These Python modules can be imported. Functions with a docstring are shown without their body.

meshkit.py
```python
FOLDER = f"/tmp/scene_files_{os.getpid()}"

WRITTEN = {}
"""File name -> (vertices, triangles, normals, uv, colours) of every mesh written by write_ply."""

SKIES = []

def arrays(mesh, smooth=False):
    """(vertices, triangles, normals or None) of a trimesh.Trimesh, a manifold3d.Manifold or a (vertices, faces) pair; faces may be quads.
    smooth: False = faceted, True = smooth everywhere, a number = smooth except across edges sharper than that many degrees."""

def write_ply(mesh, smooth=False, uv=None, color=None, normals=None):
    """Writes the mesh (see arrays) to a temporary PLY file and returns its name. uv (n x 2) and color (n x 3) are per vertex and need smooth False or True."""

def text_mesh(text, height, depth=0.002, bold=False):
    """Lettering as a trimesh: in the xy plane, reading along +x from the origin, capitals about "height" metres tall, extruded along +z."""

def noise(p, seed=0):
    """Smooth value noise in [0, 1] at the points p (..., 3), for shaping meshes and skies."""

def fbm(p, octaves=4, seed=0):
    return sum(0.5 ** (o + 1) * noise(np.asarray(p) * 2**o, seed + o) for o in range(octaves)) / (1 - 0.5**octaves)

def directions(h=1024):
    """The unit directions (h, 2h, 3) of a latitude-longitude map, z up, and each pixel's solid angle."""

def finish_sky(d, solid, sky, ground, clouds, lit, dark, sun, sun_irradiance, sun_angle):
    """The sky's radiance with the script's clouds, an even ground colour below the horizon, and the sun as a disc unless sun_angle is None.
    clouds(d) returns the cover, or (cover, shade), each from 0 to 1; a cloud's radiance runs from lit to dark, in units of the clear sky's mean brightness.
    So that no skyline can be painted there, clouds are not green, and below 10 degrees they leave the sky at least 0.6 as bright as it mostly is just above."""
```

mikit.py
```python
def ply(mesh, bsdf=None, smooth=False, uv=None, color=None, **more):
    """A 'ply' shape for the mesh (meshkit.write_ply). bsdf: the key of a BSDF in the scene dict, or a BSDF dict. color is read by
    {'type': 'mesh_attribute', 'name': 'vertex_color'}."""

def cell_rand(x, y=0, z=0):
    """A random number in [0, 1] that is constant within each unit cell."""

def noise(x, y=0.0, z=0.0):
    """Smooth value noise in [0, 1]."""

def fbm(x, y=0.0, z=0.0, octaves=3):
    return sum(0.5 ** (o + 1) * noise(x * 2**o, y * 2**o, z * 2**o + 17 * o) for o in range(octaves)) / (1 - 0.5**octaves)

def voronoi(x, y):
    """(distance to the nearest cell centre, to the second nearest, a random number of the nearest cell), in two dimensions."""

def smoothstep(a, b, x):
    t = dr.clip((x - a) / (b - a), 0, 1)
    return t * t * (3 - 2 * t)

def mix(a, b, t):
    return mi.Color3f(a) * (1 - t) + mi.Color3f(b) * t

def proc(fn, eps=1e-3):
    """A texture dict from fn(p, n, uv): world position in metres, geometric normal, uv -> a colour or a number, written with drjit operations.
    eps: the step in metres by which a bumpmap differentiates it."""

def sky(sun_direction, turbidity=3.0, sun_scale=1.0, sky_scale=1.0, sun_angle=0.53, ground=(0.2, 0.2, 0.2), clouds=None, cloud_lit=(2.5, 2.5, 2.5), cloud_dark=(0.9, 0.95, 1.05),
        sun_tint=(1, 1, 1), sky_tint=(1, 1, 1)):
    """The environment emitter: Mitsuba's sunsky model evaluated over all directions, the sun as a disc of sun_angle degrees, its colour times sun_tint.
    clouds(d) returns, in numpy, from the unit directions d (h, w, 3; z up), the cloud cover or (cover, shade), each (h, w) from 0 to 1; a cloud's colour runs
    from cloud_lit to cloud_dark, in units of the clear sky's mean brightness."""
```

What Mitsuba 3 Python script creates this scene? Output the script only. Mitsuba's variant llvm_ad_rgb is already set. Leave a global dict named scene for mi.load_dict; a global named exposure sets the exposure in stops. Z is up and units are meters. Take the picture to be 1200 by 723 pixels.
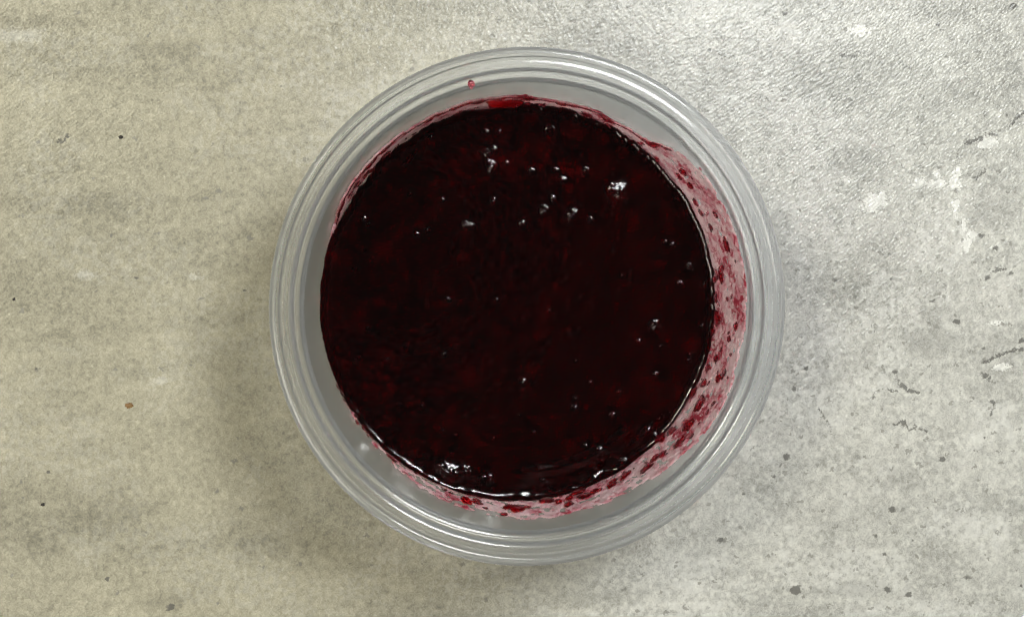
import math
import numpy as np
import trimesh
import shapely
from scipy.spatial import cKDTree
import drjit as dr
import mitsuba as mi
import mikit
import meshkit
from mikit import noise, fbm, voronoi, smoothstep, mix

T = mi.ScalarTransform4f
MM = 0.001
scene, labels = {}, {}

# ------------------------------------------------------------------ camera, lights, exposure
exposure = 0.06
scene['camera'] = {'type': 'perspective', 'fov': 42.0, 'fov_axis': 'x', 'near_clip': 0.01, 'far_clip': 20.0,
                   'to_world': T().look_at(origin=[-0.035127, 0.017494, 0.346096], target=[0.000456, -0.002645, 0.0], up=[0, 1, 0])}


def lamp(key, azimuth, elevation, distance, w, h, radiance):
    a, e = math.radians(azimuth), math.radians(elevation)
    p = [distance * math.cos(a) * math.cos(e), distance * math.sin(a) * math.cos(e), distance * math.sin(e)]
    scene[key] = {'type': 'rectangle', 'to_world': T().look_at(origin=p, target=[0, 0, 0], up=[0, 0, 1]) @ T().scale([w / 2, h / 2, 1]),
                  'bsdf': {'type': 'diffuse', 'reflectance': {'type': 'rgb', 'value': [0.5, 0.5, 0.5]}},
                  'emitter': {'type': 'area', 'radiance': {'type': 'rgb', 'value': radiance}}}


lamp('unseen_window', 53, 62, 0.88, 0.225, 0.255, [34.0, 34.8, 34.6])          # out of view, placed to give cool daylight from the upper right
lamp('unseen_lamp', 146, 57, 1.5, 0.26, 0.26, [29.0, 27.5, 21.5])       # lamp out of view, placed to give warmer light from the upper left
lamp('unseen_lamp_001', 215, 42, 1.5, 0.9, 0.6, [6.6, 6.3, 5.4])      # added dim fill lamp low on the left, softens the tub shadow
scene['room_light'] = {'type': 'constant', 'radiance': {'type': 'rgb', 'value': [0.055, 0.055, 0.053]}}
labels['unseen_window'] = {'label': 'light source out of view, giving the cool daylight from the upper right', 'category': 'unseen_window', 'kind': 'structure'}
labels['unseen_lamp_001'] = {'label': 'added dim wide fill lamp low on the left side, softening the shadow', 'category': 'lamp', 'kind': 'structure'}
labels['unseen_lamp'] = {'label': 'square lamp out of view, giving the warmer light from the upper left', 'category': 'lamp', 'kind': 'structure'}

# ------------------------------------------------------------------ helpers


def put(key, mesh, bsdf, smooth=False, normals=None, **more):
    if normals is not None:
        path = meshkit.write_ply(mesh, normals=normals)
        scene[key] = {'type': 'ply', 'filename': path, 'face_normals': False, 'bsdf': {'type': 'ref', 'id': bsdf}, **more}
    else:
        scene[key] = mikit.ply(mesh, bsdf, smooth, **more)
    return key


def scaled(mesh):
    mesh.apply_scale(MM)
    return mesh


# ------------------------------------------------------------------ countertop: printed concrete laminate with an embossed grain
# print features in millimetres on the sheet: (x, y, size)
SPECKS = [(52.4, 64.9, 0.68), (137.8, 48.3, 1.12), (135.2, 27.9, 0.56), (128.2, 16.3, 0.9), (132.1, 12.9, 1.01), (129.9, 5.0, 0.9), (136.6, 6.2, 0.9), (114.6, -1.4, 0.9), (102.5, 11.3, 0.56), (103.1, 4.7, 0.45), (87.0, 20.0, 0.56), (93.2, 29.8, 0.45), (87.5, 4.3, 0.9), (79.6, -19.3, 1.12), (76.6, -24.7, 0.79), (74.7, -42.9, 1.12), (73.1, -45.2, 0.68), (104.7, -20.5, 0.79), (109.1, -25.6, 1.01), (118.3, -44.4, 1.12), (111.8, -54.3, 0.56), (104.1, -57.9, 1.01), (99.7, -64.9, 0.68), (104.6, -71.3, 0.56), (102.4, -70.1, 0.45), (110.3, -66.5, 0.56), (126.5, -77.1, 0.9), (109.4, -81.4, 1.01), (77.7, -79.3, 1.8), (103.3, -80.0, 1.3), (136.2, -82.3, 0.56), (140.0, -12.4, 0.9), (121.5, -6.7, 1.12), (129.3, -14.4, 0.9), (130.0, -21.7, 1.01), (141.5, -79.9, 0.68), (56.8, -65.2, 1.1), (71.2, -48.2, 0.56), (63.0, -52.9, 0.56), (129.5, 10.1, 0.56), (72.8, 74.7, 0.68), (114.9, 72.3, 0.68), (135.7, 77.6, 1.35), (130.3, -38.7, 0.56), (-95.3, 5.6, 0.5), (-68.4, 2.5, 0.68), (-120.3, -17.2, 0.8), (-118.1, -43.5, 0.56), (-103.8, -71.4, 0.63), (-88.0, -79.1, 1.1)]
CRACKS = [[(88.0, 64.0), (91.5, 63.8), (94.3, 65.5)], [(120.4, 36.0), (121.9, 40.2), (126.2, 42.2), (129.3, 43.9), (132.6, 43.7)], [(124.0, 32.6), (126.4, 31.7), (128.8, 33.8)], [(98.2, -28.3), (99.1, -25.9), (101.2, -25.3), (104.8, -25.3)], [(104.7, -20.9), (105.7, -23.7), (108.1, -25.6), (111.0, -26.1)], [(104.5, -34.8), (107.3, -33.9), (108.8, -36.1), (110.5, -35.2), (113.9, -36.8)], [(131.8, -28.7), (132.8, -30.6), (131.7, -32.4)], [(129.2, -17.9), (133.5, -16.1), (139.8, -14.3)], [(135.7, 45.3), (137.3, 48.5), (139.2, 49.4)], [(83.5, -30.4), (85.4, -32.7), (86.9, -35.0)], [(128.7, -20.7), (130.7, -22.6), (132.1, -21.7)], [(-113.9, 39.9), (-111.4, 41.2)], [(130.6, 6.7), (137.8, 8.0)]]
WHITE = [(110.5, 30.5, 2.0, 1.4), (115.0, 30.1, 3.1, 1.1), (120.0, 30.1, 1.6, 1.8), (115.4, 32.8, 1.1, 1.1), (120.6, 33.3, 1.1, 1.4), (98.5, 25.7, 3.1, 1.6), (96.8, 23.9, 2.0, 1.4), (100.1, 27.3, 1.1, 1.6), (123.1, 19.6, 0.9, 2.7), (123.7, 14.3, 1.1, 2.7), (125.1, 16.6, 1.8, 0.9), (90.1, 30.9, 1.6, 0.9), (129.3, 41.1, 2.9, 1.4), (134.8, -19.4, 2.4, 0.8), (133.3, -7.3, 2.0, 0.8), (120.6, 23.5, 1.1, 2.2), (-123.3, 66.0, 5.0, 1.6), (93.1, 70.6, 3.0, 1.2), (-80.4, 5.8, 1.8, 0.7), (-108.5, 6.5, 2.0, 0.9), (-90.1, -20.5, 2.0, 0.9)]
DARK = [(121.6, 66.5, 4.0, 3.1), (-115.0, 69.7, 9.0, 1.1), (-86.0, 62.8, 6.8, 1.8), (-103.4, 24.2, 9.0, 3.1), (-102.6, -54.1, 11.2, 4.5), (-88.0, -77.8, 5.9, 2.2), (-121.8, -62.5, 6.8, 2.7), (130.2, 22.3, 5.9, 4.5), (112.9, -12.2, 6.8, 2.7), (94.3, 35.9, 5.9, 4.5), (107.6, -49.3, 9.0, 3.1), (-66.2, -63.9, 9.0, 3.1), (23.3, -79.9, 13.5, 2.2), (96.1, -79.6, 9.0, 2.0)]


def blobs(x, y, items):
    """Coverage (0 at the outline, more inside) of a list of ellipses."""
    out = mi.Float(-9)
    for cx, cy, a, b in items:
        out = dr.maximum(out, 1 - dr.sqrt(dr.square((x - cx) / a) + dr.square((y - cy) / b)))
    return out


def counter_colour(p, n, uv):
    x, y = p.x * 1000, p.y * 1000
    w1, w2, w3 = fbm(x * 0.55, y * 0.55, 3.0, 3) - 0.5, fbm(x * 0.55, y * 0.55, 41.0, 3) - 0.5, noise(x * 2.1, y * 2.1, 9.0) - 0.5
    # two base tones: darker beige to the left of an uneven front, grey to the right
    front = x + 60 * (fbm(x * 0.012, y * 0.02, 5.0, 3) - 0.5)
    warm = 1 - smoothstep(-75, 55, front)
    c = mix((0.400, 0.398, 0.368), (0.312, 0.293, 0.222), warm)
    cloud = fbm(x * 0.022, y * 0.05 + 0.01 * x, 11.0, 4) - 0.5
    streak = fbm(x * 0.05 + 3 * w1, y * 0.26 - 0.03 * x, 23.0, 3) - 0.5
    fine = fbm(x * 0.9, y * 0.9, 31.0, 3) - 0.5
    grit = noise(x * 3.4, y * 3.4, 37.0) - 0.5
    c = c * (1 + 0.42 * cloud + 0.26 * streak + (0.60 - 0.10 * warm) * fine + 0.34 * grit)
    # pale skim patches
    pale = smoothstep(-0.1 - 0.5 * warm, 0.3 + 0.6 * warm, blobs(x, y, WHITE) + 0.08 + 1.1 * w1 + 0.8 * w2 + 0.7 * w3 + 0.5 * grit) * (1 - 0.7 * warm)
    c = mix(c, mi.Color3f(0.70, 0.70, 0.665), 0.80 * pale)
    skim = smoothstep(0.50, 0.66, fbm(x * 0.06, y * 0.08, 71.0, 5)) * smoothstep(0.38, 0.62, fbm(x * 0.9, y * 0.9, 77.0, 4)) * (1 - 0.75 * warm)
    c = mix(c, mi.Color3f(0.62, 0.62, 0.59), 0.40 * skim)
    dusk = smoothstep(0.52, 0.64, fbm(x * 0.07, y * 0.09, 91.0, 5)) * smoothstep(0.36, 0.64, fbm(x * 1.1, y * 1.1, 97.0, 4)) * (1 - 0.6 * warm)
    c = c * (1 - 0.19 * dusk)
    murk = smoothstep(-0.6, 0.5, blobs(x, y, DARK) + 2.0 * w2)
    c = c * (1 - 0.17 * murk)
    # pits and hairline cracks
    pit = mi.Float(-9)
    for cx, cy, r in SPECKS:
        pit = dr.maximum(pit, r - dr.sqrt(dr.square(x - cx) + dr.square((y - cy) * 1.3)))
    pit = smoothstep(-0.15, 0.55, pit + 1.3 * w2 + 0.7 * w3)
    line = mi.Float(99)
    for pts in CRACKS:
        for (ax, ay), (bx, by) in zip(pts, pts[1:]):
            dx, dy = bx - ax, by - ay
            t = dr.clip(((x - ax) * dx + (y - ay) * dy) / (dx * dx + dy * dy), 0, 1)
            line = dr.minimum(line, dr.sqrt(dr.square(x + 1.0 * w1 + 0.7 * w3 - ax - dx * t) + dr.square(y + 1.0 * w2 - 0.7 * w3 - ay - dy * t)))
    crack = (1 - smoothstep(0.10, 0.60, line + 0.8 * w1 + 0.35 * grit)) * smoothstep(0.05, 0.30, noise(x * 0.5, y * 0.5, 83.0)) * 0.78
    c = mix(c, mi.Color3f(0.085, 0.082, 0.075), dr.maximum(0.82 * pit, crack))
    # small scattered pits all over the right-hand side, sparse on the left
    d1, d2, r = voronoi(x * 0.17, y * 0.21)
    small = (1 - smoothstep(0.03, 0.10, d1 + 0.25 * w3 + 0.2 * w1)) * dr.select(r > 0.30 + 0.58 * warm, 1.0, 0.0)
    c = mix(c, mi.Color3f(0.17, 0.165, 0.15), 0.62 * small)
    return dr.clip(c, 0.02, 0.85)


scene['laminate'] = {'type': 'principled', 'base_color': mikit.proc(counter_colour), 'roughness': 0.34, 'specular': 0.45}
# the sheet: embossed pebble grain round the tub (height of the wrinkles from a jittered cell pattern), plain further out
gx = np.concatenate([np.linspace(-850, -143, 12)[:-1], np.arange(-143, 156, 0.28), np.linspace(156, 950, 12)[1:]])
gy = np.concatenate([np.linspace(-600, -100, 10)[:-1], np.arange(-100, 93, 0.28), np.linspace(93, 600, 10)[1:]])
GX, GY = np.meshgrid(gx, gy, indexing='ij')
G = np.stack([GX, GY, GX * 0], -1).reshape(-1, 3)
WX = GX.ravel() + 0.8 * (meshkit.fbm(G * 0.9, 2, 51) - 0.5)
WY = GY.ravel() + 0.8 * (meshkit.fbm(G * 0.9, 2, 61) - 0.5)
U, W_ = 0.78 * WX + 0.42 * WY, -0.62 * WX + 1.05 * WY
crng = np.random.default_rng(3)
cu, cw = np.meshgrid(np.arange(-240, 240), np.arange(-240, 240), indexing='ij')
cells = np.stack([cu, cw], -1).reshape(-1, 2) * 1.0 + crng.uniform(0, 0.95, (cu.size, 2))
crest = crng.uniform(0.5, 1.0, cu.size)
fine_area = (np.abs(GX.ravel() - 6.5) < 149.6) & (np.abs(GY.ravel() + 3.5) < 96.6)
dist, idx = cKDTree(cells).query(np.stack([U[fine_area], W_[fine_area]], 1), k=2)
q_ = np.clip((dist[:, 1] - dist[:, 0]) / 0.5, 0, 1)
GZ = np.zeros(len(G))
GZ[fine_area] = 0.13 * (q_ * q_ * (3 - 2 * q_) * crest[idx[:, 0]] - 0.5) + 0.03 * (meshkit.noise(G[fine_area] * 2.0, 5) - 0.5)
GZ -= 0.05
G[:, 2] = GZ
i, j = np.meshgrid(np.arange(len(gx) - 1), np.arange(len(gy) - 1), indexing='ij')
n_ = len(gy)
GQ = np.stack([i * n_ + j, (i + 1) * n_ + j, (i + 1) * n_ + j + 1, i * n_ + j + 1], -1).reshape(-1, 4)
put('countertop', (G * MM, GQ), 'laminate', True)
edge = trimesh.creation.box((1.798, 1.198, 0.03))
edge.apply_translation((0.05, 0, -0.0158))
put('countertop__board', edge, 'laminate')
labels['countertop'] = {'label': 'concrete look laminate countertop, beige on the left and pitted grey on the right', 'kind': 'structure'}

# ------------------------------------------------------------------ tub: clear polypropylene, one moulded skin, lathed
scene['clear_plastic'] = {'type': 'blendbsdf', 'weight': 0.165,
                          'a': {'type': 'roughdielectric', 'distribution': 'ggx', 'alpha': 0.015, 'int_ior': 1.49, 'ext_ior': 1.0, 'specular_transmittance': {'type': 'rgb', 'value': [0.985, 0.988, 0.99]}},
                          'b': {'type': 'principledthin', 'base_color': {'type': 'rgb', 'value': [0.89, 0.93, 0.98]}, 'roughness': 0.3, 'diff_trans': 1.5, 'spec_trans': 0.0}}
scene['clear_wall'] = {**scene['clear_plastic'], 'weight': 0.13}
SPINE = [(0.0, 1.3), (30.0, 1.3), (42.6, 1.3), (43.6, 0.62), (44.8, 0.62), (46.2, 1.4), (47.0, 3.0), (49.3, 24.0), (51.25, 44.6), (51.6, 45.9),
         (52.2, 46.35), (53.0, 46.5), (53.35, 46.9), (53.5, 47.9), (53.9, 48.3), (54.7, 48.5), (55.6, 48.35), (55.95, 48.6), (56.2, 49.1), (56.8, 49.45),
         (57.4, 49.35), (57.85, 48.9), (58.0, 48.2), (58.05, 44.2)]
WALL_T = 0.5


def smooth_line(pts, keep=2):
    pts = np.array(pts, float)
    for _ in range(keep):
        q, r = 0.75 * pts[:-1] + 0.25 * pts[1:], 0.25 * pts[:-1] + 0.75 * pts[1:]
        pts = np.vstack([pts[:1], np.stack([q, r], 1).reshape(-1, 2)[1:-1], pts[-1:]])
    return pts


spine = shapely.LineString(np.vstack([[(-8.0, 1.3)], smooth_line(SPINE)]))
section = spine.buffer(WALL_T, quad_segs=5).intersection(shapely.box(0, -5, 80, 80)).simplify(0.004)
ring = np.array(section.exterior.coords)[:-1]
i0 = next(i for i in range(len(ring)) if ring[i, 0] < 1e-6 and ring[(i + 1) % len(ring), 0] > 1e-6)
ring = np.roll(ring, -i0, axis=0)                                      # from the axis, round the section, back to the axis
if ring[1, 1] > ring[0, 1] + 5:
    ring = ring[::-1]
NT = 720
th = np.arange(NT) * 2 * np.pi / NT
V = np.stack([ring[:, None, 0] * np.cos(th), ring[:, None, 0] * np.sin(th), np.broadcast_to(ring[:, None, 1], (len(ring), NT))], -1).reshape(-1, 3)
i, j = np.meshgrid(np.arange(len(ring) - 1), np.arange(NT), indexing='ij')
Q = np.stack([i * NT + j, i * NT + (j + 1) % NT, (i + 1) * NT + (j + 1) % NT, (i + 1) * NT + j], -1)
mid = (ring[:-1] + ring[1:]) / 2
# outward normals of the section, from its edges
e = ring[1:] - ring[:-1]
en = np.stack([e[:, 1], -e[:, 0]], 1)
probe = mid + 1e-3 * en / np.linalg.norm(en, axis=1, keepdims=True)
if np.mean([section.contains(shapely.Point(*q)) for q in probe]) > 0.5:
    en, Q = -en, Q[..., ::-1]
vn = np.zeros_like(ring)
vn[:-1] += en
vn[1:] += en
vn[0], vn[-1] = [0, np.sign(vn[0, 1])], [0, np.sign(vn[-1, 1])]
vn /= np.linalg.norm(vn, axis=1, keepdims=True)
N = np.stack([vn[:, None, 0] * np.cos(th), vn[:, None, 0] * np.sin(th), np.broadcast_to(vn[:, None, 1], (len(ring), NT))], -1).reshape(-1, 3)
# orientation check: geometric normals must agree with the shading normals
q = Q[len(ring) // 3, 0]
if np.dot(np.cross(V[q[1]] - V[q[0]], V[q[2]] - V[q[0]]), N[q[0]]) < 0:
    Q = Q[..., ::-1]


def tub_part(key, rows, bsdf='clear_plastic'):
    f = Q[rows].reshape(-1, 4)
    used, inv = np.unique(f, return_inverse=True)
    put(key, (V[used] * MM, inv.reshape(-1, 4)), bsdf, normals=N[used])


r_, z_ = mid[:, 0], mid[:, 1]
in_rim = (z_ > 44.0) & (r_ > 50.2) & ~((r_ < 51.9) & (z_ < 45.4))
bead = in_rim & (r_ > 55.75)
ledge = in_rim & ~bead & (r_ < 53.4)
base = (r_ < 45.5) & (z_ < 3)
tub_part('plastic_tub__wall', ~in_rim & ~base, 'clear_wall')
tub_part('plastic_tub__base', base, 'clear_wall')
tub_part('plastic_tub__rim', in_rim & ~bead & ~ledge)
tub_part('plastic_tub__rim__outer_bead', bead)
tub_part('plastic_tub__rim__inner_ledge', ledge)
labels['plastic_tub'] = {'label': 'round clear plastic tub with a stepped rim, standing on the countertop and holding the jam', 'category': 'tub'}


def wall_r(z):
    """Inner radius of the tub's wall."""
    return 48.8 + (z - 24) * 1.95 / 20.6


# ------------------------------------------------------------------ jam
def absorbing(key, sigma_a, sigma_s):
    a, s = np.array(sigma_a, float), np.array(sigma_s, float)
    scene[key + '_medium'] = {'type': 'homogeneous', 'scale': 1000.0 * float((a + s).max()), 'sigma_t': {'type': 'rgb', 'value': ((a + s) / (a + s).max()).tolist()}, 'albedo': {'type': 'rgb', 'value': (s / (a + s)).tolist()}}
    return {'type': 'ref', 'id': key + '_medium'}


scene['wet_jam'] = {'type': 'roughdielectric', 'distribution': 'beckmann', 'alpha': 0.028, 'int_ior': 1.42, 'ext_ior': 1.0}
jam_inside = absorbing('jam', (0.24, 3.0, 2.6), (0.036, 0.002, 0.004))


def film_colour(p, n, uv):
    x, y, z = p.x * 1000, p.y * 1000, p.z * 1000
    w = 2.4 * (fbm(x * 0.5, y * 0.5, z * 0.5, 2) - 0.5)
    big = fbm(x * 0.10, y * 0.10, z * 0.12 + 7, 3)                        # where the spoon left more pulp
    d = fbm(x * 0.34 + w, y * 0.34 - w, z * 0.22 + w, 4) + 0.7 * (big - 0.5)
    streak = fbm((x + y) * 0.9 + 2 * w, z * 0.9 - 0.5 * (x - y), 3.0 * w, 3)
    c = mix((0.80, 0.56, 0.60), (0.66, 0.27, 0.33), smoothstep(0.36, 0.60, d))
    c = mix(c, mi.Color3f(0.40, 0.045, 0.075), smoothstep(0.54, 0.68, d + 0.35 * (streak - 0.5)))
    return mix(c, mi.Color3f(0.80, 0.68, 0.69), 0.65 * smoothstep(0.55, 0.68, streak))


scene['jam_film'] = {'type': 'principledthin', 'base_color': mikit.proc(film_colour), 'roughness': 0.22, 'eta': 1.4, 'diff_trans': 0.8, 'spec_trans': 0.2}
clot_inside = absorbing('clot', (0.12, 2.4, 1.9), (0.42, 0.14, 0.16))
berry_inside = absorbing('berry', (0.05, 2.0, 1.7), (1.1, 0.06, 0.08))

rng = np.random.default_rng(7)
Z0 = 24.0
NR, NA = 310, 1200
ang = np.arange(NA) * 2 * np.pi / NA
wob = lambda a, k, seed, oct=3: meshkit.fbm(np.stack([np.cos(a) * k, np.sin(a) * k, a * 0 + seed], -1), oct) - 0.5
rag = np.interp(np.degrees(ang), [0, 30, 50, 150, 165, 210, 230, 360], [0.6, 0.9, 1.9, 1.9, 0.6, 0.4, 0.6, 0.8])
edge_r = wall_r(Z0) - 0.42 - rag * np.clip(0.2 + 1.5 * wob(ang, 13, 3.3, 4), 0, 1)
frac = np.concatenate([np.linspace(0, 0.86, NR - 100, endpoint=False), np.linspace(0.86, 1.0, 100)])
RR, AA = frac[:, None] * edge_r[None], np.broadcast_to(ang, (NR, NA))
X, Y = RR * np.cos(AA), RR * np.sin(AA)
P0 = np.stack([X, Y, X * 0], -1)
Hh = 0.55 * (meshkit.fbm(P0 * 0.045, 3, 1) - 0.5) + 0.20 * (meshkit.fbm(P0 * 0.16, 3, 5) - 0.5)
# fruit just under the skin
for _ in range(60):
    a, r = rng.uniform(0, 2 * np.pi), 46 * math.sqrt(rng.uniform(0, 1))
    s, h = rng.uniform(1.6, 3.6), rng.uniform(0.03, 0.11)
    st, o = rng.uniform(0.6, 1.5), rng.uniform(0, np.pi)
    dx, dy = X - r * math.cos(a), Y - r * math.sin(a)
    u, v = dx * math.cos(o) + dy * math.sin(o), -dx * math.sin(o) + dy * math.cos(o)
    Hh += h * np.exp(-(u / s) ** 2 / 2 - (v / (s * st)) ** 2 / 2)
# small knobs, seeds and bubbles that catch the light: (x, y, half width, height)
KNOBS = [(24.1, 26.4, 1.1, 0.55), (22.6, 27.6, 0.8, 0.4), (25.2, 25.1, 0.8, 0.45), (-8.2, 36.2, 0.6, 0.36), (-6.6, 36.9, 0.5, 0.24), (-7.2, 32.9, 0.6, 0.36), (-7.0, 32.1, 0.45, 0.3), (-8.0, 34.2, 0.4, 0.2), (5.7, 22.5, 0.6, 0.36), (12.6, 21.2, 0.7, 0.42), (0.5, 19.2, 0.5, 0.28), (7.1, 41.8, 0.6, 0.36), (-41.4, 22.8, 0.7, 0.36), (33.5, -5.8, 0.8, 0.45), (-13.4, 19.1, 0.5, 0.28), (-12.2, 18.8, 0.4, 0.2), (15.9, 32.0, 0.5, 0.25), (-22.7, 17.7, 0.4, 0.2)]
KNOBS += [(-18.2, -40.6, 1.2, 0.6), (-15.2, -41.6, 1.5, 0.55), (-12.6, -41.2, 0.9, 0.4), (-9.0, -43.2, 1.1, 0.45), (6.0, -44.0, 0.9, 0.4)]
for _ in range(60):
    a, r = rng.uniform(0, 2 * np.pi), 47 * math.sqrt(rng.uniform(0, 1))
    s = 0.24 + 0.26 * rng.uniform(0, 1) ** 2
    KNOBS.append((r * math.cos(a), r * math.sin(a), s, s * rng.uniform(0.25, 0.6)))
for kx, ky, s, h in KNOBS:
    near = (np.abs(X - kx) < 3.5 * s) & (np.abs(Y - ky) < 3.5 * s)
    dx, dy = X[near] - kx, Y[near] - ky
    s *= 0.9
    h *= 1.0
    o, st = rng.uniform(0, np.pi), rng.uniform(1.0, 1.7)
    u, v = dx * math.cos(o) + dy * math.sin(o), (-dx * math.sin(o) + dy * math.cos(o)) / st
    Hh[near] += h * np.exp(-(u * u + v * v) / (2 * s * s)) * (0.55 + 0.9 * meshkit.noise(P0[near] * 1.1 / s, 3))
# the spoon's ridge near the lower right edge
rad = np.hypot(X, Y)
deg = np.degrees(AA)
ridge = 41.5 + 1.6 * wob(AA, 4, 8.0, 3)
Hh += 0.35 * np.exp(-((rad - ridge) / 0.9) ** 2 / 2) * np.clip((deg - 266) / 10, 0, 1) * np.clip((318 - deg) / 10, 0, 1)
# broken-up skin along the lower edge
inner = edge_r[None] - RR
band = np.exp(-((inner - 2.6) / 1.9) ** 2) * np.interp(deg, [0, 205, 225, 238, 252, 266, 285, 300, 322, 335, 360], [0, 0, 0.4, 0.9, 1.3, 0.6, 0.8, 1.0, 0.8, 0.1, 0])
Hh += band * (1.0 * (meshkit.fbm(P0 * 0.24, 2, 77) - 0.5) + 0.35 * (meshkit.fbm(P0 * 0.5, 3, 78) - 0.5) * np.interp(deg, [0, 280, 296, 360], [0, 0, 1, 1]))
for kx, ky, o, su, sv, h in ((-26.7, 34.7, 0.9, 1.5, 0.30, 0.15), (-40.2, 26.6, 1.1, 0.9, 0.30, 0.15), (29.5, -33.5, 0.75, 4.0, 0.5, 0.22)):
    u, v = (X - kx) * math.cos(o) + (Y - ky) * math.sin(o), -(X - kx) * math.sin(o) + (Y - ky) * math.cos(o)
    Hh += h * np.exp(-(u / su) ** 2 / 2 - (v / sv) ** 2 / 2)
# meniscus: climbs the wall by an uneven amount
climb = 0.95 + 1.0 * wob(ang, 5, 1.7, 3)
climb = np.clip(climb, 0.25, 2.0)
Hh += climb[None] * np.exp(-(edge_r[None] - RR) / 0.85)
ZT = Z0 + Hh
VT = np.stack([X, Y, ZT], -1)
# side and bottom
levels = np.concatenate([np.linspace(1.0, 0.12, 24)])
side = []
for L in levels[1:]:
    z = ZT[-1] * L
    z = np.maximum(z, 2.9)
    rr = np.minimum(wall_r(z) - 0.85, edge_r + (wall_r(z) - wall_r(ZT[-1])) + 0.1)
    side.append(np.stack([rr * np.cos(ang), rr * np.sin(ang), z], -1))
bottom = [np.stack([q * np.cos(ang), q * np.sin(ang), ang * 0 + 2.2], -1) for q in (45.2, 30.0, 10.0, 0.0)]
rows = np.concatenate([VT, np.array(side), np.array(bottom)])
i, j = np.meshgrid(np.arange(len(rows) - 1), np.arange(NA), indexing='ij')
QJ = np.stack([i * NA + j, (i + 1) * NA + j, (i + 1) * NA + (j + 1) % NA, i * NA + (j + 1) % NA], -1).reshape(-1, 4)
FJ = np.vstack([QJ[:, [0, 1, 2]], QJ[:, [0, 2, 3]]])
VJ = rows.reshape(-1, 3)
FJ = FJ[np.linalg.norm(np.cross(VJ[FJ[:, 1]] - VJ[FJ[:, 0]], VJ[FJ[:, 2]] - VJ[FJ[:, 0]]), axis=1) > 1e-9]
jam = trimesh.Trimesh(VJ, FJ, process=True)
put('jam', scaled(jam), 'wet_jam', True, interior=jam_inside)
labels['jam'] = {'label': 'glossy dark red berry jam filling the clear plastic tub', 'category': 'jam'}

# pulp: soft pieces of fruit under the skin
for k, col in enumerate(((0.15, 0.026, 0.015), (0.13, 0.034, 0.015), (0.10, 0.015, 0.013))):
    scene[f'pulp_{k}'] = {'type': 'diffuse', 'reflectance': {'type': 'rgb', 'value': list(col)}}


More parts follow.
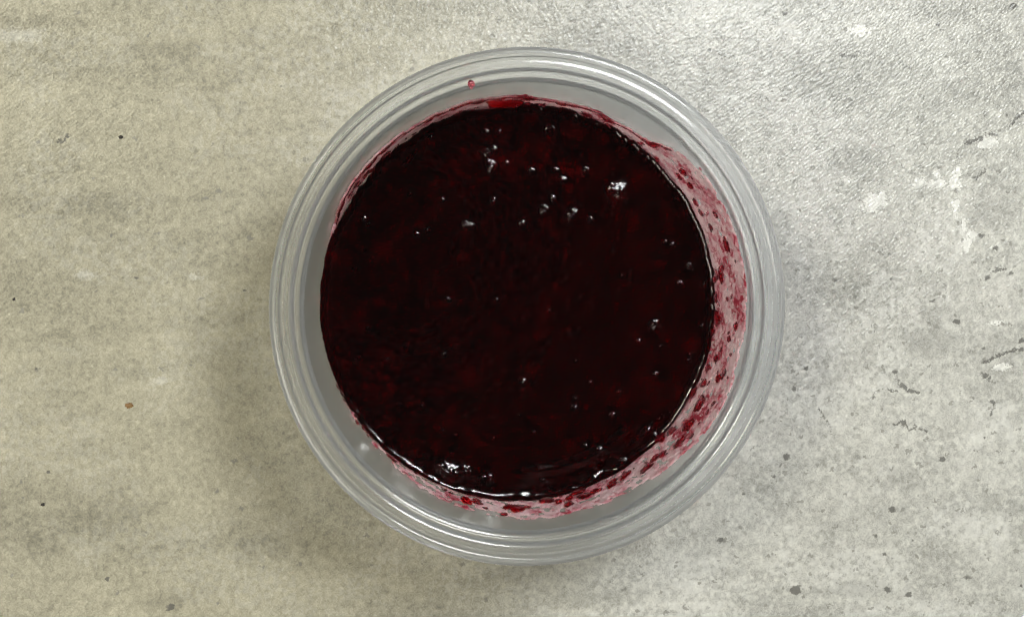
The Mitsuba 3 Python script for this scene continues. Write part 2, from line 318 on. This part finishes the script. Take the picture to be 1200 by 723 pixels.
def lump(sub, size, seed, rough=0.55):
    m = trimesh.creation.icosphere(sub)
    v = np.array(m.vertices)
    k = 1 + rough * (meshkit.fbm(v * 1.3 + seed * 7.7, 3, seed) - 0.5) * 2
    m.vertices = v * k[:, None] * np.array(size)
    return m


def numbered(key, n):
    return key if n == 0 else f'{key}_{n:03d}'


for k in range(50):
    if k < 40:
        a, r = rng.uniform(0, 2 * np.pi), rng.uniform(33, 45.5)
    else:
        a, r = rng.uniform(0, 2 * np.pi), 40 * math.sqrt(rng.uniform(0, 1))
    if k % 2 == 0 and k < 40:
        a = math.radians(rng.uniform(25, 100))
    x, y = r * math.cos(a), r * math.sin(a)
    s = rng.uniform(1.2, 3.2)
    h = s * rng.uniform(0.3, 0.45)
    m = lump(3, (s, s * rng.uniform(0.5, 1.0), h), k + 1)
    m.apply_transform(trimesh.transformations.rotation_matrix(a + math.pi / 2 + rng.uniform(-0.6, 0.6), (0, 0, 1)))
    m.apply_translation((x, y, Z0 - 1.4 * h - (rng.uniform(0.5, 1.9) if k < 40 else rng.uniform(1.6, 3.2))))
    put(numbered('jam__fruit_piece', k), scaled(m), f'pulp_{k % 3}', True)

mince = []  # pulp crowded near the wall, standing in for light glowing through the edge
for k in range(360):
    a, r = rng.uniform(0, 2 * np.pi), rng.uniform(30, 46.2) if k < 320 else 32 * math.sqrt(rng.uniform(0, 1))
    s = rng.uniform(0.4, 1.3)
    m = lump(1, (s * rng.uniform(1.0, 2.0), s * rng.uniform(0.5, 1.0), s * 0.4), 1500 + k, 0.7)
    m.apply_transform(trimesh.transformations.rotation_matrix(rng.uniform(0, np.pi), (0, 0, 1)))
    m.apply_translation((r * math.cos(a), r * math.sin(a), Z0 - 0.8 - s * 0.5 - rng.uniform(0.2, 2.0)))
    mince.append(m)
put('jam__pulp', scaled(trimesh.util.concatenate(mince)), 'pulp_1', True)
labels['jam__pulp'] = {'label': 'small bits of red pulp hanging in the jam, crowded at its edge in place of a glow', 'kind': 'stuff'}

# film of jam left on the wall: thickness over (angle, height)
COVER = [(0, 1.0), (20, 1.0), (35, 1.0), (44, 0.85), (52, 0.35), (62, 0.18), (72, 0.36), (85, 0.42), (92, 0.45), (100, 0.46), (112, 0.44), (122, 0.42), (134, 0.50), (144, 0.52), (152, 0.32), (160, 0.05), (165, -0.3), (202, -0.3), (212, 0.05), (222, 0.16), (232, 0.34), (244, 0.48), (256, 0.6), (268, 0.62), (280, 0.6), (292, 0.62), (304, 0.7), (316, 0.82), (330, 0.98), (345, 1.0), (360, 1.0)]
NAF, NZ = 1500, 110
fa = np.arange(NAF) * 2 * np.pi / NAF
fz = np.linspace(Z0 - 5.0, 45.0, NZ)
FA, FZ = np.meshgrid(fa, fz, indexing='ij')
S = np.stack([FA * 50, FZ, FA * 0], -1)
S = np.stack([50 * np.cos(FA), 50 * np.sin(FA), FZ], -1)
upper = np.interp(np.degrees(FA), *zip(*COVER))
top_z = Z0 + upper * 21.5 + 7.0 * (meshkit.fbm(S * 0.16, 4, 3) - 0.5) + 3.5 * (meshkit.fbm(S * 0.6, 3, 4) - 0.5)
inside = np.clip((top_z - FZ), -9, 9)
full = np.interp(np.degrees(FA), [0, 46, 58, 70, 150, 190, 212, 225, 245, 265, 285, 312, 330, 360], [1, 1, 1, 1.4, 1.4, 1, -0.3, -0.25, 0.0, 0.35, 0.55, 0.8, 1, 1])
holes = meshkit.fbm(S * np.array([0.55, 0.55, 0.40]), 4, 9)
tear = np.clip((holes - (0.30 + 0.22 * (1 - full))) * 5, -1, 1)
t = np.minimum(inside * 0.55, 0.30 + 0.16 * (meshkit.fbm(S * 0.5, 3, 11) - 0.5) + 0.25 * np.clip(meshkit.fbm(S * 0.9, 3, 15) - 0.52, 0, 1) * 4 - 0.35 * np.clip(1 - np.abs(meshkit.fbm(S * np.array([0.5, 0.5, 0.35]), 3, 21) - 0.5) * 14, 0, 1))
t = np.minimum(t, np.where((FZ < Z0 + 0.3) & (upper > 0.1), 0.3, tear * 0.6))
rim_bead = np.exp(-((inside - 0.55) / 0.32) ** 2) * np.interp(np.degrees(FA), [0, 38, 50, 205, 218, 250, 360], [0.1, 0.1, 0.55, 0.55, 0.35, 0.1, 0.1])
t = np.where(t > 0, t + rim_bead, t)
t[:, -1] = np.minimum(t[:, -1], 0)
t[:, 0] = np.minimum(t[:, 0], 0)
gap = 0.22
tt = np.clip(t, 0, 2.0)
slope = math.atan2(1.95, 20.6)
nrm = np.stack([-np.cos(FA) * math.cos(slope), -np.sin(FA) * math.cos(slope), FA * 0 + math.sin(slope)], -1)
on_wall = np.stack([wall_r(FZ) * np.cos(FA), wall_r(FZ) * np.sin(FA), FZ], -1)
vf, tv_ = (on_wall + (gap + tt)[..., None] * nrm).reshape(-1, 3), t.reshape(-1)
i, j = np.meshgrid(np.arange(NAF), np.arange(NZ - 1), indexing='ij')
c4 = np.stack([i * NZ + j, ((i + 1) % NAF) * NZ + j, ((i + 1) % NAF) * NZ + j + 1, i * NZ + j + 1], -1).reshape(-1, 4)
ff = np.vstack([c4[:, [0, 2, 1]], c4[:, [0, 3, 2]]])                    # facing the axis
pos = tv_[ff] > 0
whole = ff[pos.all(1)]
soup = [vf[whole]]
for count in (1, 2):
    part = ff[pos.sum(1) == count]
    odd = np.argmax((tv_[part] > 0) == (count == 1), axis=1)            # the corner that differs from the other two
    roll = (odd[:, None] + np.arange(3)) % 3
    a_, b_, c_ = (np.take_along_axis(part, roll, 1)[:, k] for k in range(3))
    cut_ = lambda p, q: vf[p] + (vf[q] - vf[p]) * (tv_[p] / (tv_[p] - tv_[q]))[:, None]
    ab, ac = cut_(a_, b_), cut_(a_, c_)
    if count == 1:
        soup.append(np.stack([vf[a_], ab, ac], 1))
    else:
        soup += [np.stack([ab, vf[b_], vf[c_]], 1), np.stack([ab, vf[c_], ac], 1)]
soup = np.concatenate(soup)
soup = soup[np.linalg.norm(np.cross(soup[:, 1] - soup[:, 0], soup[:, 2] - soup[:, 0]), axis=1) > 1e-8]
film = trimesh.Trimesh(soup.reshape(-1, 3), np.arange(len(soup) * 3).reshape(-1, 3), process=False)
film.merge_vertices(digits_vertex=5)
put('jam__wall_film', scaled(film), 'jam_film', True)
labels['jam__wall_film'] = {'label': 'thin pink film of jam smeared up the inside of the tub'}

# the film's dried upper edge: an uneven dark thread of jam
pts, rads = [], []
for a in np.arange(47.0, 156.0, 0.25):
    kk = int(round(a / 360 * NAF)) % NAF
    zz = float(np.interp(0.0, -(top_z[kk] - fz)[::1], fz)) if (top_z[kk] > fz).any() else Z0 + 0.3
    ar = math.radians(a)
    rr = 0.30 + 0.75 * max(0.0, float(meshkit.fbm(np.array([[a * 0.35, 3.0, 1.0]]), 3, 31)[0]) - 0.45) * 2
    n = np.array([-math.cos(ar) * math.cos(slope), -math.sin(ar) * math.cos(slope), math.sin(slope)])
    pts.append(np.array([wall_r(zz) * math.cos(ar), wall_r(zz) * math.sin(ar), zz]) + n * (0.75 + 0.45 * rr))
    rads.append(rr)
pts, rads = np.array(pts), np.array(rads)
tang = np.gradient(pts, axis=0)
tang /= np.linalg.norm(tang, axis=1, keepdims=True)
nin = np.stack([-pts[:, 0], -pts[:, 1], np.full(len(pts), 4.5)], 1)
nin /= np.linalg.norm(nin, axis=1, keepdims=True)
bit = np.cross(tang, nin)
bit /= np.linalg.norm(bit, axis=1, keepdims=True)
rads[[0, -1]] = 0.02
kk = np.arange(10) * 2 * np.pi / 10
tv = pts[:, None] + rads[:, None, None] * (np.cos(kk)[None, :, None] * bit[:, None] * 1.5 + 0.42 * np.sin(kk)[None, :, None] * nin[:, None])
i, j = np.meshgrid(np.arange(len(pts) - 1), np.arange(10), indexing='ij')
tq = np.stack([i * 10 + j, i * 10 + (j + 1) % 10, (i + 1) * 10 + (j + 1) % 10, (i + 1) * 10 + j], -1).reshape(-1, 4)
cap0, cap1 = [[0, k + 1, k] for k in range(1, 9)], [[len(pts) * 10 - 10, len(pts) * 10 - 10 + k, len(pts) * 10 - 9 + k] for k in range(1, 9)]
thread = trimesh.Trimesh(tv.reshape(-1, 3), np.vstack([tq[:, [0, 1, 2]], tq[:, [0, 2, 3]], cap0, cap1]), process=False)
trimesh.repair.fix_normals(thread)
put('jam__film_edge', scaled(thread), 'wet_jam', True, interior=clot_inside)

# clots: thicker bits of jam stuck to the film (angle, height, width in tenths of a millimetre times two)
CLOTS = [(97.3, 26.0, 9), (94.6, 28.2, 17), (89.6, 30.8, 5), (108.4, 24.9, 5), (140.5, 26.6, 6), (138.2, 25.1, 7), (144.5, 30.1, 5), (26.8, 29.4, 4), (26.4, 34.0, 3), (22.2, 30.9, 5), (25.6, 38.0, 4), (17.0, 38.5, 6), (10.6, 32.6, 6), (8.1, 30.6, 7), (6.8, 26.0, 5), (2.4, 36.4, 3), (355.7, 28.1, 8), (351.5, 25.2, 6), (1.1, 25.2, 4), (354.4, 40.4, 4), (344.0, 31.5, 6), (340.9, 27.2, 8), (347.1, 32.5, 3), (330.5, 32.6, 9), (323.9, 34.0, 9), (332.4, 39.6, 5), (332.4, 25.8, 7), (318.7, 36.6, 8), (310.5, 32.5, 8), (306.8, 34.2, 8), (301.1, 29.7, 7), (253.6, 30.9, 9), (256.9, 28.7, 6), (267.9, 32.0, 9), (270.5, 30.1, 6), (277.1, 26.8, 7), (280.3, 29.8, 6), (283.6, 29.2, 7), (287.7, 29.9, 8), (291.6, 29.7, 7), (296.7, 30.4, 6), (264.0, 35.9, 5), (313.0, 34.3, 6), (319.6, 27.8, 6), (336.4, 28.9, 6), (340.7, 38.3, 4), (30.3, 29.3, 5), (35.5, 32.9, 5), (38.8, 30.4, 6), (46.5, 25.9, 6)]
for _ in range(46):
    a = rng.choice([rng.uniform(-66, 44), rng.uniform(-66, 0), rng.uniform(246, 300)])
    CLOTS.append((a % 360, rng.uniform(25.5, 42 if a < 200 else 36), 1.6 + 6.5 * rng.uniform(0, 1) ** 3))
for _ in range(46):
    a = rng.uniform(48, 158) if rng.uniform() < 0.7 else rng.uniform(204, 246)
    CLOTS.append((a, rng.uniform(24.2, 27.2), 1.5 + 4.0 * rng.uniform(0, 1) ** 2))
for k, (a, z, w) in enumerate(CLOTS):
    ta = w * 0.2 / 2 * 1.6
    tall = ta * rng.uniform(0.9, 1.7)
    th_ = min(0.95 if k != 1 else 2.2, 0.45 * ta + 0.15) * rng.uniform(0.7, 1.1)
    m = lump(3, (ta * rng.uniform(0.8, 1.7), tall, th_ / 2), 200 + k, 1.0)
    ar = math.radians(a)
    n = np.array([-math.cos(ar) * math.cos(slope), -math.sin(ar) * math.cos(slope), math.sin(slope)])
    tu = np.array([-math.sin(ar), math.cos(ar), 0])
    up = np.cross(n, tu)
    M = np.eye(4)
    M[:3, 0], M[:3, 1], M[:3, 2] = tu, up, n
    rot = trimesh.transformations.rotation_matrix(rng.uniform(-0.5, 0.5), (0, 0, 1))
    m.apply_transform(M @ rot)
    if np.linalg.det(M[:3, :3]) < 0:
        m.invert()
    lift = np.min((np.array(m.vertices)) @ n)
    base_t = float(np.interp(z, fz, tt[int(round(ar / (2 * np.pi) * NAF)) % NAF]))
    m.apply_translation(np.array([wall_r(z) * math.cos(ar), wall_r(z) * math.sin(ar), z]) + n * (gap + base_t + 0.12 - lift))
    put(numbered('jam__clot', k), scaled(m), 'wet_jam', True, interior=berry_inside if 248 < a < 302 or k < 3 else clot_inside)

# one drop of jam on the ledge, and the crumbs lying on the counter
drop = lump(3, (0.75, 0.95, 0.45), 900, 0.35)
dvec = np.array([-0.262, 0.965])
drop.apply_translation((51.9 * dvec[0], 51.9 * dvec[1], 47.55))
put('jam_drop', scaled(drop), 'wet_jam', True, interior=clot_inside)
labels['jam_drop'] = {'label': 'tiny red drop of jam on the inner ledge of the tub rim', 'category': 'jam drop'}
scene['dark_crumb'] = {'type': 'principled', 'base_color': {'type': 'rgb', 'value': [0.02, 0.017, 0.014]}, 'roughness': 0.6}
scene['brown_crumb'] = {'type': 'principled', 'base_color': {'type': 'rgb', 'value': [0.20, 0.115, 0.045]}, 'roughness': 0.7}
for k, (x, y, s, b, text) in enumerate(((-98.5, 41.1, (0.5, 0.42, 0.3), 'dark_crumb', 'largest of the black crumbs, on the beige counter at the upper left'),
                                        (-97.7, -26.8, (0.9, 0.62, 0.35), 'brown_crumb', 'brown crumb lying on the beige counter to the lower left of the tub'),
                                        (-125.5, 0.4, (0.36, 0.3, 0.22), 'dark_crumb', 'tiny dark crumb at the left edge of the picture, halfway up'),
                                        (-119.5, -51.8, (0.42, 0.36, 0.25), 'dark_crumb', 'tiny black crumb on the counter near the lower left corner'))):
    m = lump(2, s, 950 + k, 0.9)
    m.apply_translation((x, y, s[2] * 0.55))
    key = put(numbered('crumb', k), scaled(m), b, 35)
    labels[key] = {'label': text, 'category': 'crumb', 'group': 'crumbs on the countertop'}
